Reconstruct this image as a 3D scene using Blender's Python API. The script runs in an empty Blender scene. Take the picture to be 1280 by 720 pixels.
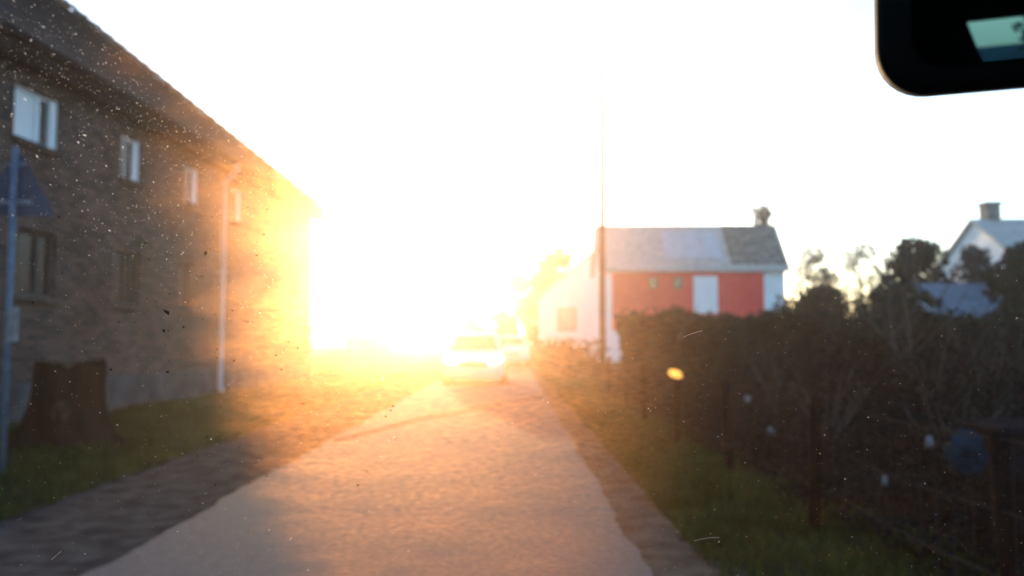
import bpy, bmesh, math, random
import numpy as np
from mathutils import Vector, Matrix

random.seed(7)
rng = np.random.default_rng(7)
scene = bpy.context.scene
COL = scene.collection
R = math.radians

# ------------------------------------------------------------------ camera
cam_d = bpy.data.cameras.new("camera")
cam = bpy.data.objects.new("camera", cam_d)
COL.objects.link(cam)
cam.location = (0.0, 0.0, 1.25)
cam.rotation_euler = (R(90 + 3.72), 0, 0)
cam_d.sensor_width = 36.0
cam_d.lens = 28.1
cam_d.clip_start = 0.02
cam_d.clip_end = 4000
cam_d.dof.use_dof = True
cam_d.dof.focus_distance = 0.46
cam_d.dof.aperture_fstop = 8.0
scene.camera = cam

# ------------------------------------------------------------------ sky, sun, exposure
SUN_EL, SUN_AZ = 6.0, -8.8          # elevation, and degrees to the right of straight ahead (+Y)
world = bpy.data.worlds.new("World")
scene.world = world
world.use_nodes = True
wn = world.node_tree
sky = wn.nodes.new("ShaderNodeTexSky")
sky.sky_type = 'NISHITA'
sky.sun_disc = False
sky.sun_elevation = R(SUN_EL)
sky.sun_rotation = R(SUN_AZ)
sky.air_density = 1.0
sky.dust_density = 1.2
sky.ozone_density = 1.5
bg = wn.nodes["Background"]
bg.inputs["Strength"].default_value = 0.12
wn.links.new(sky.outputs[0], bg.inputs[0])

sun_d = bpy.data.lights.new("sun", 'SUN')
sun_d.energy = 2.0
sun_d.angle = R(0.5)
sun_d.color = (1.0, 0.60, 0.26)
sun = bpy.data.objects.new("sun", sun_d)
COL.objects.link(sun)
to_sun = Vector((math.sin(R(SUN_AZ)) * math.cos(R(SUN_EL)), math.cos(R(SUN_AZ)) * math.cos(R(SUN_EL)), math.sin(R(SUN_EL))))
sun.rotation_euler = to_sun.to_track_quat('Z', 'Y').to_euler()
sun.location = to_sun * 60

scene.view_settings.view_transform = 'Standard'
scene.view_settings.look = 'None'
scene.view_settings.gamma = 1.0
scene.view_settings.use_curve_mapping = False
scene.view_settings.exposure = 2.15
scene.view_settings.use_white_balance = True
scene.view_settings.white_balance_temperature = 5300.0
scene.render.engine = 'CYCLES'
cy = scene.cycles
cy.use_denoising = True
cy.max_bounces = 6
cy.diffuse_bounces = 3
cy.glossy_bounces = 3
cy.transparent_max_bounces = 12
cy.volume_bounces = 1
cy.caustics_reflective = False
cy.caustics_refractive = False

# ------------------------------------------------------------------ materials
def mat(name, color, rough=0.8, noise=None, color2=None, bump=0.0, bscale=None, metal=0.0, spec=0.0, emit=None, estr=0.0,
        stretch=(1, 1, 1), detail=6.0, lo=0.35, hi=0.65):
    m = bpy.data.materials.new(name)
    m.use_nodes = True
    t = m.node_tree
    b = t.nodes["Principled BSDF"]
    b.inputs["Base Color"].default_value = (*color, 1)
    b.inputs["Roughness"].default_value = rough
    b.inputs["Metallic"].default_value = metal
    b.inputs["Specular IOR Level"].default_value = spec
    if emit:
        b.inputs["Emission Color"].default_value = (*emit, 1)
        b.inputs["Emission Strength"].default_value = estr
    tc = mp = None
    if noise or bump:
        tc = t.nodes.new("ShaderNodeTexCoord")
        mp = t.nodes.new("ShaderNodeMapping")
        mp.inputs["Scale"].default_value = stretch
        t.links.new(tc.outputs["Object"], mp.inputs[0])
    if noise:
        n = t.nodes.new("ShaderNodeTexNoise")
        n.inputs["Scale"].default_value = noise
        n.inputs["Detail"].default_value = detail
        t.links.new(mp.outputs[0], n.inputs["Vector"])
        r = t.nodes.new("ShaderNodeValToRGB")
        r.color_ramp.elements[0].position = lo
        r.color_ramp.elements[1].position = hi
        r.color_ramp.elements[0].color = (*color, 1)
        r.color_ramp.elements[1].color = (*(color2 or color), 1)
        t.links.new(n.outputs["Fac"], r.inputs[0])
        t.links.new(r.outputs[0], b.inputs["Base Color"])
    if bump:
        n2 = t.nodes.new("ShaderNodeTexNoise")
        n2.inputs["Scale"].default_value = bscale or 30
        n2.inputs["Detail"].default_value = 8
        t.links.new(mp.outputs[0], n2.inputs["Vector"])
        bp = t.nodes.new("ShaderNodeBump")
        bp.inputs["Strength"].default_value = bump
        bp.inputs["Distance"].default_value = 0.02
        t.links.new(n2.outputs["Fac"], bp.inputs["Height"])
        t.links.new(bp.outputs[0], b.inputs["Normal"])
    return m

def brick_mat(name, c1, c2, mortar):
    m = bpy.data.materials.new(name)
    m.use_nodes = True
    t = m.node_tree
    b = t.nodes["Principled BSDF"]
    b.inputs["Roughness"].default_value = 0.92
    b.inputs["Specular IOR Level"].default_value = 0.05
    tc = t.nodes.new("ShaderNodeTexCoord")
    sp = t.nodes.new("ShaderNodeSeparateXYZ")
    cb = t.nodes.new("ShaderNodeCombineXYZ")
    ad = t.nodes.new("ShaderNodeMath")
    t.links.new(tc.outputs["Object"], sp.inputs[0])
    t.links.new(sp.outputs["X"], ad.inputs[0])
    t.links.new(sp.outputs["Y"], ad.inputs[1])
    t.links.new(ad.outputs[0], cb.inputs[0])
    t.links.new(sp.outputs["Z"], cb.inputs[1])
    br = t.nodes.new("ShaderNodeTexBrick")
    br.inputs["Scale"].default_value = 1.0
    br.inputs["Brick Width"].default_value = 0.25
    br.inputs["Row Height"].default_value = 0.078
    br.inputs["Mortar Size"].default_value = 0.007
    br.inputs["Color1"].default_value = (*c1, 1)
    br.inputs["Color2"].default_value = (*c2, 1)
    br.inputs["Mortar"].default_value = (*mortar, 1)
    t.links.new(cb.outputs[0], br.inputs["Vector"])
    n = t.nodes.new("ShaderNodeTexNoise")
    n.inputs["Scale"].default_value = 0.8
    n.inputs["Detail"].default_value = 8
    t.links.new(tc.outputs["Object"], n.inputs["Vector"])
    mr = t.nodes.new("ShaderNodeMapRange")
    mr.inputs["From Min"].default_value = 0.3
    mr.inputs["From Max"].default_value = 0.7
    mr.inputs["To Min"].default_value = 0.7
    mr.inputs["To Max"].default_value = 1.2
    t.links.new(n.outputs["Fac"], mr.inputs[0])
    mx = t.nodes.new("ShaderNodeMix")
    mx.data_type = 'RGBA'
    mx.blend_type = 'MULTIPLY'
    mx.inputs[0].default_value = 1.0
    t.links.new(br.outputs["Color"], mx.inputs[6])
    t.links.new(mr.outputs[0], mx.inputs[7])
    t.links.new(mx.outputs[2], b.inputs["Base Color"])
    bp = t.nodes.new("ShaderNodeBump")
    bp.inputs["Strength"].default_value = 0.6
    bp.inputs["Distance"].default_value = 0.01
    bp.invert = True
    t.links.new(br.outputs["Fac"], bp.inputs["Height"])
    t.links.new(bp.outputs[0], b.inputs["Normal"])
    return m

def leaf_mat(name, c1, c2, transl=0.25, scale=1.5):
    m = mat(name, c1, 0.75, noise=scale, color2=c2, spec=0.0)
    t = m.node_tree
    b = t.nodes["Principled BSDF"]
    out = t.nodes["Material Output"]
    tr = t.nodes.new("ShaderNodeBsdfTranslucent")
    src = b.inputs["Base Color"].links[0].from_socket
    t.links.new(src, tr.inputs[0])
    mx = t.nodes.new("ShaderNodeMixShader")
    mx.inputs[0].default_value = transl
    t.links.new(b.outputs[0], mx.inputs[1])
    t.links.new(tr.outputs[0], mx.inputs[2])
    t.links.new(mx.outputs[0], out.inputs["Surface"])
    return m

M = {}
M['brick'] = brick_mat("brown_brick", (0.115, 0.078, 0.062), (0.048, 0.038, 0.034), (0.12, 0.11, 0.105))
M['slate'] = mat("dark_roof_tile", (0.018, 0.0175, 0.02), 0.9, 5, (0.036, 0.035, 0.038), 0.5, 12, spec=0.25)
M['hip'] = mat("hip_tile", (0.14, 0.14, 0.145), 0.8, 4, (0.46, 0.46, 0.47), 0.3, 20, spec=0.2)
M['plinth'] = mat("cement_render", (0.06, 0.06, 0.062), 0.9, 2, (0.10, 0.10, 0.102), 0.3, 25)
M['pvc'] = mat("white_window_paint", (0.70, 0.74, 0.80), 0.4, 8, (0.78, 0.80, 0.84), spec=0.4)
M['pipe'] = mat("pale_pipe", (0.50, 0.51, 0.53), 0.5, 6, (0.6, 0.6, 0.6))
M['zinc'] = mat("dark_gutter", (0.018, 0.017, 0.017), 0.9, 6, (0.026, 0.025, 0.024))
M['glass'] = mat("window_glass", (0.012, 0.014, 0.018), 0.03, spec=1.0)
M['glassd'] = mat('dull_window_glass', (0.012, 0.013, 0.015), 0.25, spec=0.25)
M['frame_dark'] = mat('dark_window_paint', (0.06, 0.058, 0.056), 0.6, 8, (0.08, 0.078, 0.075))
M['white_pane'] = mat("plain_white", (0.86, 0.86, 0.87), 0.6, 12, (0.82, 0.82, 0.83), stretch=(1, 6, 0.3))
M['asphalt'] = mat("asphalt", (0.072, 0.075, 0.082), 0.9, 18.0, (0.092, 0.095, 0.102), 0.25, 70, spec=0.02, detail=12, lo=0.36, hi=0.64)
M['strip'] = mat("dark_strip", (0.012, 0.012, 0.012), 1.0, 10, (0.02, 0.02, 0.02), spec=0.0)
M['gravel'] = mat("gravel_dirt", (0.030, 0.029, 0.028), 0.95, 5, (0.072, 0.067, 0.062), 0.9, 45)
M['dirt'] = mat("dry_dirt", (0.045, 0.038, 0.030), 0.95, 4, (0.10, 0.085, 0.066), 0.9, 35)
M['soil'] = mat("field_soil_grass", (0.018, 0.021, 0.015), 0.95, 1.2, (0.030, 0.035, 0.022), 0.8, 20)
M['grass'] = leaf_mat("grass", (0.018, 0.036, 0.010), (0.042, 0.060, 0.018), 0.2, 2.2)
M['bark'] = mat("bark", (0.05, 0.04, 0.032), 0.95, 8, (0.09, 0.075, 0.06), 0.9, 18, stretch=(1, 1, 0.25))
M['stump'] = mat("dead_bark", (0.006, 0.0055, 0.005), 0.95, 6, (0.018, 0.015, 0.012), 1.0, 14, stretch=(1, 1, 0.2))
M['cut'] = mat("cut_wood", (0.035, 0.026, 0.018), 0.9, 9, (0.08, 0.06, 0.04), 0.6, 20)
M['leaf'] = leaf_mat("dark_leaf", (0.018, 0.022, 0.012), (0.038, 0.042, 0.024), 0.1)
M['leafb'] = leaf_mat("dry_twig_leaf", (0.0075, 0.0085, 0.009), (0.017, 0.019, 0.019), 0.06)
M['hedge'] = leaf_mat("hedge_leaf", (0.013, 0.020, 0.014), (0.028, 0.038, 0.027), 0.1)
M['core'] = mat("hedge_wood", (0.02, 0.018, 0.013), 0.95, 6, (0.03, 0.027, 0.02), 0.8, 10)
M['red'] = mat("red_render", (0.74, 0.060, 0.055), 0.9, 1.5, (0.80, 0.080, 0.072), 0.2, 30)
M['white'] = mat("white_render", (0.78, 0.79, 0.80), 0.9, 1.2, (0.86, 0.865, 0.87), 0.2, 30)
M['roofg'] = mat("grey_roof_tile", (0.38, 0.355, 0.32), 0.85, 3, (0.50, 0.475, 0.44), 0.5, 15)
M['roofd'] = mat("mossy_roof_tile", (0.11, 0.105, 0.09), 0.9, 3, (0.24, 0.23, 0.20), 0.6, 12)
M['panel'] = mat("roof_glazing", (0.42, 0.45, 0.48), 0.25, 2, (0.5, 0.53, 0.56))
M['pole'] = mat("pole_wood", (0.085, 0.065, 0.05), 0.9, 6, (0.14, 0.11, 0.085), 0.6, 20, stretch=(1, 1, 0.1))
M['steel'] = mat("galvanised", (0.09, 0.13, 0.19), 0.5, 12, (0.13, 0.175, 0.235), metal=0.2)
M['signback'] = mat("sign_back", (0.034, 0.052, 0.09), 0.6, 5, (0.05, 0.072, 0.115), metal=0.1)
M['wire'] = mat("fence_wire", (0.03, 0.028, 0.026), 1.0, spec=0.0)
M['post'] = mat("dark_post", (0.008, 0.008, 0.008), 0.95, 9, (0.014, 0.013, 0.012), 0.5, 25, spec=0.0, stretch=(1, 1, 0.2))
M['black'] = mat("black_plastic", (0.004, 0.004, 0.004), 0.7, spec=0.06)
M['carpaint'] = mat("silver_paint", (0.78, 0.78, 0.78), 0.3)
M['carpaint'].node_tree.nodes["Principled BSDF"].inputs["Coat Weight"].default_value = 0.6
M['carglass'] = mat("car_glass", (0.06, 0.065, 0.07), 0.05, spec=0.9)
M['tyre'] = mat("tyre_rubber", (0.015, 0.015, 0.015), 0.85, 20, (0.025, 0.025, 0.025))
M['rim'] = mat("alloy", (0.45, 0.45, 0.46), 0.35, metal=0.9)
M['plate'] = mat("plate", (0.7, 0.7, 0.66), 0.5)
M['lamp'] = mat("headlight", (0.9, 0.9, 0.9), 0.2, emit=(1, 0.98, 0.92), estr=45.0)
M['amber'] = mat("amber_lens", (0.8, 0.3, 0.02), 0.3, emit=(1, 0.42, 0.06), estr=0.42)
M['blue'] = mat("blue_plastic", (0.008, 0.016, 0.026), 0.9, 9, (0.022, 0.044, 0.066), 0.4, 20)
M['pale'] = mat("pale_plastic", (0.15, 0.155, 0.165), 0.8, 10, (0.25, 0.255, 0.265))
M['darkbox'] = mat("dark_grey_plastic", (0.010, 0.011, 0.013), 0.95, 5, (0.016, 0.017, 0.019), spec=0.0)
M['cabin'] = mat("cabin_trim", (0.012, 0.012, 0.012), 0.95, spec=0.1)
M['mirror'] = mat("mirror_glass", (0.27, 0.62, 1.0), 0.015, metal=1.0)
M['dust'] = None

# ------------------------------------------------------------------ mesh helpers
class MB:
    def __init__(s):
        s.v = []; s.f = []; s.mi = []
    def add(s, vs, fs, mi=0):
        o = len(s.v)
        s.v += [tuple(p) for p in vs]
        s.f += [tuple(i + o for i in f) for f in fs]
        s.mi += [mi] * len(fs)
        return s
    def box(s, x0, x1, y0, y1, z0, z1, mi=0):
        v = [(x0, y0, z0), (x1, y0, z0), (x1, y1, z0), (x0, y1, z0), (x0, y0, z1), (x1, y0, z1), (x1, y1, z1), (x0, y1, z1)]
        f = [(0, 3, 2, 1), (4, 5, 6, 7), (0, 1, 5, 4), (1, 2, 6, 5), (2, 3, 7, 6), (3, 0, 4, 7)]
        return s.add(v, f, mi)
    def tube(s, pts, rads, n=8, cap=True, mi=0):
        pts = [Vector(p) for p in pts]
        if not hasattr(rads, '__len__'):
            rads = [rads] * len(pts)
        vs = []
        for i, p in enumerate(pts):
            d = (pts[min(i + 1, len(pts) - 1)] - pts[max(i - 1, 0)]).normalized()
            a = d.cross(Vector((0.13, 0.97, 0.21)))
            if a.length < 1e-3: a = d.cross(Vector((1, 0, 0)))
            a.normalize(); b = d.cross(a)
            for k in range(n):
                t = 2 * math.pi * k / n
                vs.append(p + (a * math.cos(t) + b * math.sin(t)) * rads[i])
        fs = []
        for i in range(len(pts) - 1):
            for k in range(n):
                k2 = (k + 1) % n
                fs.append((i * n + k, i * n + k2, (i + 1) * n + k2, (i + 1) * n + k))
        if cap:
            fs.append(tuple(range(n - 1, -1, -1)))
            fs.append(tuple((len(pts) - 1) * n + k for k in range(n)))
        return s.add(vs, fs, mi)
    def loft(s, rings, cap=True, mi=0):
        n = len(rings[0]); vs = [p for r in rings for p in r]; fs = []
        for i in range(len(rings) - 1):
            for k in range(n):
                k2 = (k + 1) % n
                fs.append((i * n + k, i * n + k2, (i + 1) * n + k2, (i + 1) * n + k))
        if cap:
            fs.append(tuple(range(n - 1, -1, -1)))
            fs.append(tuple((len(rings) - 1) * n + k for k in range(n)))
        return s.add(vs, fs, mi)
    def build(s, name, m, parent=None, smooth=False, bevel=0.0):
        me = bpy.data.meshes.new(name)
        me.from_pydata(s.v, [], s.f)
        mats = m if isinstance(m, (list, tuple)) else [m]
        for k in mats: me.materials.append(k)
        if len(mats) > 1:
            me.polygons.foreach_set("material_index", s.mi)
        bm = bmesh.new(); bm.from_mesh(me)
        bmesh.ops.recalc_face_normals(bm, faces=bm.faces)
        bm.to_mesh(me); bm.free()
        if smooth:
            me.polygons.foreach_set("use_smooth", [True] * len(me.polygons))
        o = bpy.data.objects.new(name, me)
        COL.objects.link(o)
        if parent is not None: o.parent = parent
        if bevel:
            bv = o.modifiers.new("bevel", 'BEVEL'); bv.width = bevel; bv.segments = 3; bv.limit_method = 'ANGLE'
        return o

def tag(o, label=None, cat=None, group=None, kind=None):
    if label: o["label"] = label
    if cat: o["category"] = cat
    if group: o["group"] = group
    if kind: o["kind"] = kind
    return o

def empty(name, loc, label, cat, group=None, rz=0.0):
    o = bpy.data.objects.new(name, None)
    o.empty_display_size = 0.3
    o.location = loc; o.rotation_euler = (0, 0, rz)
    COL.objects.link(o)
    return tag(o, label, cat, group)

def copy_tree(o, parent=None):
    c = o.copy(); COL.objects.link(c)
    if parent is not None: c.parent = parent
    for ch in list(o.children): copy_tree(ch, c)
    return c

def leaves_mesh(name, pts, size, m, parent, sj=0.5, kind=None):
    """many small leaf-shaped quads (diamonds) at pts"""
    pts = np.asarray(pts); n = len(pts)
    a = rng.normal(size=(n, 3)); a /= np.linalg.norm(a, axis=1)[:, None]
    b = rng.normal(size=(n, 3)); b -= a * (a * b).sum(1)[:, None]; b /= np.linalg.norm(b, axis=1)[:, None]
    sz = size * (1 - sj + 2 * sj * rng.random(n))[:, None]
    v = np.stack([pts - a * sz, pts + b * sz * 0.5, pts + a * sz, pts - b * sz * 0.5], 1).reshape(-1, 3)
    f = np.arange(n * 4).reshape(-1, 4)
    me = bpy.data.meshes.new(name)
    me.from_pydata(v.tolist(), [], f.tolist())
    me.materials.append(m)
    o = bpy.data.objects.new(name, me); COL.objects.link(o)
    if parent is not None: o.parent = parent
    if kind: o["kind"] = kind
    return o

def blob_points(blobs, n):
    out = []
    w = np.array([b[3] ** 2 for b in blobs]); w = w / w.sum()
    for (x, y, z, r), k in zip(blobs, (w * n).astype(int)):
        d = rng.normal(size=(k, 3)); d /= np.linalg.norm(d, axis=1)[:, None]
        rr = r * (0.45 + 0.6 * rng.random(k) ** 0.7)[:, None]
        out.append(np.array([x, y, z]) + d * rr * np.array([1, 1, 0.85]))
    return np.concatenate(out)

def tree(name, label, x, y, h, cr, n, size, m, group, base=0.3, trunk_r=0.14, seed=1, cat='tree', nb=14, twigs=0):
    r_ = random.Random(seed)
    t = empty(name, (x, y, 0), label, cat, group)
    tb = MB()
    top = h * 0.72
    tb.tube([(0, 0, -0.1), (0.05, 0.02, h * 0.25), (r_.uniform(-.1, .1), 0.05, h * 0.5), (r_.uniform(-.2, .2), 0, top)],
            [trunk_r * 1.3, trunk_r, trunk_r * 0.7, trunk_r * 0.25], 8)
    blobs = []
    for k in range(nb):
        a = r_.uniform(0, 6.283); zz = h * (base + (1 - base) * (k + 0.5) / nb)
        wr = math.sin(math.pi * min(0.98, max(0.12, (zz / h - base) / (1 - base) * 0.85 + 0.12)))
        rr = cr * wr * r_.uniform(0.25, 0.75)
        bx, by = rr * math.cos(a), rr * math.sin(a)
        br_ = cr * r_.uniform(0.28, 0.46)
        zc = min(zz, h - br_ * 0.8)
        blobs.append((bx, by, zc, br_))
        z0 = max(h * 0.15, zc - rr * 0.9 - 0.2)
        tb.tube([(0, 0, z0), (bx * .5, by * .5, z0 + (zc - z0) * .6), (bx, by, zc)], [trunk_r * .45, trunk_r * .28, trunk_r * .1], 5)
        for q in range(twigs):
            e = Vector((bx, by, zc)) + Vector((r_.gauss(0, 1), r_.gauss(0, 1), r_.gauss(.4, .8))).normalized() * br_ * r_.uniform(.8, 1.5)
            tb.tube([(bx * .7, by * .7, zc - br_ * .3), e], [trunk_r * .12, trunk_r * .04], 4, False)
    tb.build('trunk', M['bark'], t, True)
    if n:
        leaves_mesh('crown', blob_points(blobs, n), size, m, t)
    return t

# ------------------------------------------------------------------ ground, road
def sheet(name, pts, z, m, sub=0):
    b = MB(); b.add([(x, y, z) for x, y in pts], [tuple(range(len(pts)))])
    o = b.build(name, m); return tag(o, kind='structure')

sheet('ground', [(-420, -60), (420, -60), (420, 420), (-420, 420)], 0.0, M['soil'])

def ribbon(name, left, right, z, m, jl=0.0, jr=0.0, y0=-8, y1=300):
    ys = [y0]
    while ys[-1] < y1: ys.append(ys[-1] + max(0.05, 0.012 * abs(ys[-1])))
    edge = lambda y, p: .55 * math.sin(y * 1.9 + p) + .35 * math.sin(y * 5.3 + 2 * p) + .3 * math.sin(y * 13.1 + p) + .35 * (random.random() - .5)
    b = MB(); vs = []
    for y in ys:
        l = left + jl * .5 * edge(y, left); r = right + jr * .5 * edge(y, right)
        vs += [(l, y, z), (r, y, z)]
    b.add(vs, [(2 * i, 2 * i + 1, 2 * i + 3, 2 * i + 2) for i in range(len(ys) - 1)])
    return tag(b.build(name, m), kind='structure')

ribbon('gravel_verge', -3.65, -2.05, 0.004, M['gravel'], 0.35, 0)
ribbon('dirt_shoulder', 0.5, 1.22, 0.004, M['dirt'], 0, 0.3)
ribbon('road', -2.25, 0.74, 0.012, M['asphalt'], 0.07, 0.07)
b = MB(); vs = []
path = [(-2.2, 9.9), (-1.9, 10.9), (-1.45, 12.6), (-0.7, 14.4), (-0.1, 15.9), (0.7, 17.4)]
for x, y in path: vs += [(x - .03, y + .05, 0.016), (x + .05, y - .09, 0.016)]
b.add(vs, [(2 * i, 2 * i + 1, 2 * i + 3, 2 * i + 2) for i in range(len(path) - 1)])
tag(b.build('road_strip', M['strip']), kind='structure')  # thin dark strip laid slantwise across the road

def grass(name, n, xr, yr, h, bias=1.6):
    y = yr[0] + (yr[1] - yr[0]) * rng.random(n) ** bias
    x = xr[0] + (xr[1] - xr[0]) * rng.random(n)
    keep = np.sin(x * 3.1 + y * 1.7) + np.sin(x * 1.3 - y * 2.3) + rng.normal(size=n) * 1.2 > -1.6
    x, y = x[keep], y[keep]; n = len(x)
    hh = h * (0.4 + 0.9 * rng.random(n)) * (1 + .35 * np.sin(x * 2.2 + 1) * np.sin(y * 1.6))
    a = rng.random(n) * 6.283; w = 0.006 + y * 0.0009
    lx, ly = rng.normal(size=n) * hh * .45, rng.normal(size=n) * hh * .45
    p = np.stack([x, y, np.zeros(n)], 1)
    d = np.stack([np.cos(a) * w, np.sin(a) * w, np.zeros(n)], 1)
    tip = p + np.stack([lx, ly, hh], 1)
    v = np.stack([p - d, p + d, tip], 1).reshape(-1, 3)
    me = bpy.data.meshes.new(name)
    me.from_pydata(v.tolist(), [], np.arange(n * 3).reshape(-1, 3).tolist())
    me.materials.append(M['grass'])
    o = bpy.data.objects.new(name, me); COL.objects.link(o)
    return tag(o, kind='stuff')

tag(grass('grass', 46000, (-7.2, -3.5), (4.5, 30), 0.10), 'rough green grass on the left verge below the brick building', 'grass')
tag(grass('grass', 42000, (1.08, 2.6), (2.6, 34), 0.10), 'short green grass on the right verge along the fence', 'grass')

# ------------------------------------------------------------------ brick building on the left
# local frame: x = outward from the wall, y = along the wall (away from the camera), z = up
WROT = -math.atan(0.04)
bld = empty('brick_building', (-7.05 - 0.448, 0, 0), 'long dark brown brick building with hipped tiled roof filling the left side', 'building', rz=WROT)
Y0, Y1, EAVE, PL = 3.0, 25.8, 5.35, 0.62
UP = [(11.15, 12.2), (14.0, 14.7), (16.55, 17.2), (19.1, 19.7), (8.0, 9.0)]
LOW = [(11.35, 12.25), (13.9, 14.8), (16.4, 17.1), (8.0, 9.0)]
openings = [(a, c, 4.14, 4.92) for a, c in UP] + [(a, c, 1.88, 2.86) for a, c in LOW]
ys = sorted({Y0, Y1} | {o[0] for o in openings} | {o[1] for o in openings})
zs = [PL, 1.88, 2.86, 4.14, 4.92, EAVE]
wb = MB(); RV = 0.14
for i in range(len(ys) - 1):
    for j in range(len(zs) - 1):
        ym, zm = (ys[i] + ys[i + 1]) / 2, (zs[j] + zs[j + 1]) / 2
        if any(o[0] < ym < o[1] and o[2] < zm < o[3] for o in openings): continue
        wb.add([(0, ys[i], zs[j]), (0, ys[i + 1], zs[j]), (0, ys[i + 1], zs[j + 1]), (0, ys[i], zs[j + 1])], [(0, 1, 2, 3)])
for a, c, z0, z1 in openings:
    wb.add([(0, a, z0), (0, c, z0), (0, c, z1), (0, a, z1), (-RV, a, z0), (-RV, c, z0), (-RV, c, z1), (-RV, a, z1)],
           [(0, 1, 5, 4), (1, 2, 6, 5), (2, 3, 7, 6), (3, 0, 4, 7)])
D = 10.0
wb.add([(0, Y1, PL), (-D, Y1, PL), (-D, Y1, EAVE), (0, Y1, EAVE), (0, Y0, PL), (-D, Y0, PL), (-D, Y0, EAVE), (0, Y0, EAVE)],
       [(0, 1, 2, 3), (4, 7, 6, 5), (1, 5, 6, 2)])
wb.build('wall', M['brick'], bld)
pb = MB(); pb.box(-D - .04, 0.04, Y0 - .04, Y1 + .04, -0.1, PL + .003); pb.build('plinth', M['plinth'], bld, bevel=0.01)

OV = 0.32
def roof_pt(kind):
    return kind
RH, RX, HB = 9.95, -5.0, 5.6
E = EAVE + 0.06
A = [(OV, Y0 - OV, E), (OV, Y1 + OV, E), (-D - OV, Y1 + OV, E), (-D - OV, Y0 - OV, E)]
T = [(RX, Y0 + HB, RH), (RX, Y1 + OV - HB, RH)]
rb = MB()
NC = 18
def courses(p0, p1, q1, q0):
    """stepped tile courses from eave edge p0-p1 up to ridge edge q0-q1"""
    p0, p1, q0, q1 = map(Vector, (p0, p1, q0, q1))
    nrm = (p1 - p0).cross(q0 - p0).normalized()
    if nrm.z < 0: nrm = -nrm
    for i in range(NC):
        a, c = i / NC, (i + 1) / NC
        l0, l1 = p0.lerp(q0, a), p1.lerp(q1, a)
        u0, u1 = p0.lerp(q0, c), p1.lerp(q1, c)
        rb.add([l0 + nrm * .05, l1 + nrm * .05, u1 + nrm * .005, u0 + nrm * .005, l0 - nrm * .01, l1 - nrm * .01], [(0, 1, 2, 3), (0, 4, 5, 1)])
courses(A[0], A[1], T[1], T[0])
courses(A[1], A[2], T[1], T[1])
courses(A[3], A[2], T[1], T[0])
courses(A[0], A[3], T[0], T[0])
rb.add([(p[0], p[1], E - .03) for p in A], [(0, 1, 2, 3)])
roof = rb.build('roof', M['slate'], bld)
# hip tiles: alike pieces sharing one mesh
hm = None
def hip_run(p, q):
    global hm
    p, q = Vector(p), Vector(q); L = (q - p).length; n = int(L / 0.36); d = (q - p).normalized()
    rot = d.to_track_quat('Y', 'Z')
    for i in range(n):
        if hm is None:
            hb = MB(); ring = lambda y, r, zo: [(math.cos(t) * r, y, math.sin(t) * r * .8 + zo) for t in [math.pi * k / 5 for k in range(6)]]
            hb.loft([ring(-.03, .13, .03), ring(.36, .105, .0)], True)
            o = hb.build('hip_tile', M['hip'], roof); hm = o.data
        else:
            o = bpy.data.objects.new('hip_tile', hm); COL.objects.link(o); o.parent = roof
        o.location = p + d * (i * L / n) + Vector((0, 0, .06))
        o.rotation_mode = 'QUATERNION'; o.rotation_quaternion = rot
hip_run(A[1], T[1]); hip_run(T[1], T[0])
gb = MB(); gb.tube([(OV + .06, Y0 - OV, E - .03), (OV + .06, Y1 + OV, E - .03)], 0.065, 8)
gb.build('gutter', M['zinc'], bld, True)
gb = MB(); gb.box(0.003, OV - .005, Y0, Y1 + OV - .03, E - .25, E - .08); gb.build('eaves_board', M['zinc'], bld)
dp = MB(); dp.tube([(OV + .06, 18.4, E - .08), (OV + .05, 18.4, E - .22), (.09, 18.4, E - .5), (.09, 18.4, 0.15), (.16, 18.4, 0.03)], 0.05, 10)
dpo = dp.build('downpipe', M['pipe'], bld, True)
for z in (1.4, 2.8, 4.2):
    cb_ = MB(); cb_.box(.003, .15, 18.34, 18.46, z, z + .03); cb_.build('bracket', M['pipe'], dpo)

def window(a, c, z0, z1, white_pane):
    upper = z0 > 3
    fm_ = M['pvc'] if upper else M['frame_dark']
    fr = 0.055; x0, x1 = -RV + .01, -RV + .07
    rf = .17 if upper else fr                      # the far jamb of the upper windows is a broad white one
    fb = MB(); mid = a + (c - a) * 0.58
    fb.box(x0, x1, a + .001, a + fr, z0, z1); fb.box(x0, x1 + .03 * upper, c - rf, c - .001, z0, z1)
    fb.box(x0 + .002, x1 - .002, a + fr, c - rf, z0, z0 + fr); fb.box(x0 + .002, x1 - .002, a + fr, c - rf, z1 - fr, z1)
    two = c - a > .85
    if two: fb.box(x0 + .004, x1 + .012, mid - .03, mid + .03, z0 + fr, z1 - fr)
    w = fb.build('window', fm_, bld)
    spans = [(a + fr, mid - .03), (mid + .03, c - rf)] if two else [(a + fr, c - rf)]
    for k, (s0, s1) in enumerate(spans):
        is_white = white_pane and k == 0  # left pane built as a plain white slab
        g = MB(); g.box(x0 + .015, x0 + .03, s0, s1, z0 + fr, z1 - fr)
        o = g.build('pane', M['white_pane'] if is_white else M['glassd'], w)
        if is_white: o['label'] = 'left pane, plain white instead of glass'
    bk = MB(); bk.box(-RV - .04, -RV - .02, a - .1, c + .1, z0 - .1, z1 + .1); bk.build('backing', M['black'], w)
    s = MB(); s.box(-RV + .07, .07, a - .06, c + .06, z0 - .085, z0 - .002); s.build('sill', M['brick'], w, bevel=.006)
    l = MB(); l.box(-.02, .018, a - .14, c + .14, z1 + .002, z1 + .2); l.build('lintel', M['brick'], w)
for k, o in enumerate(openings): window(*o, white_pane=(k == 0))

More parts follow.
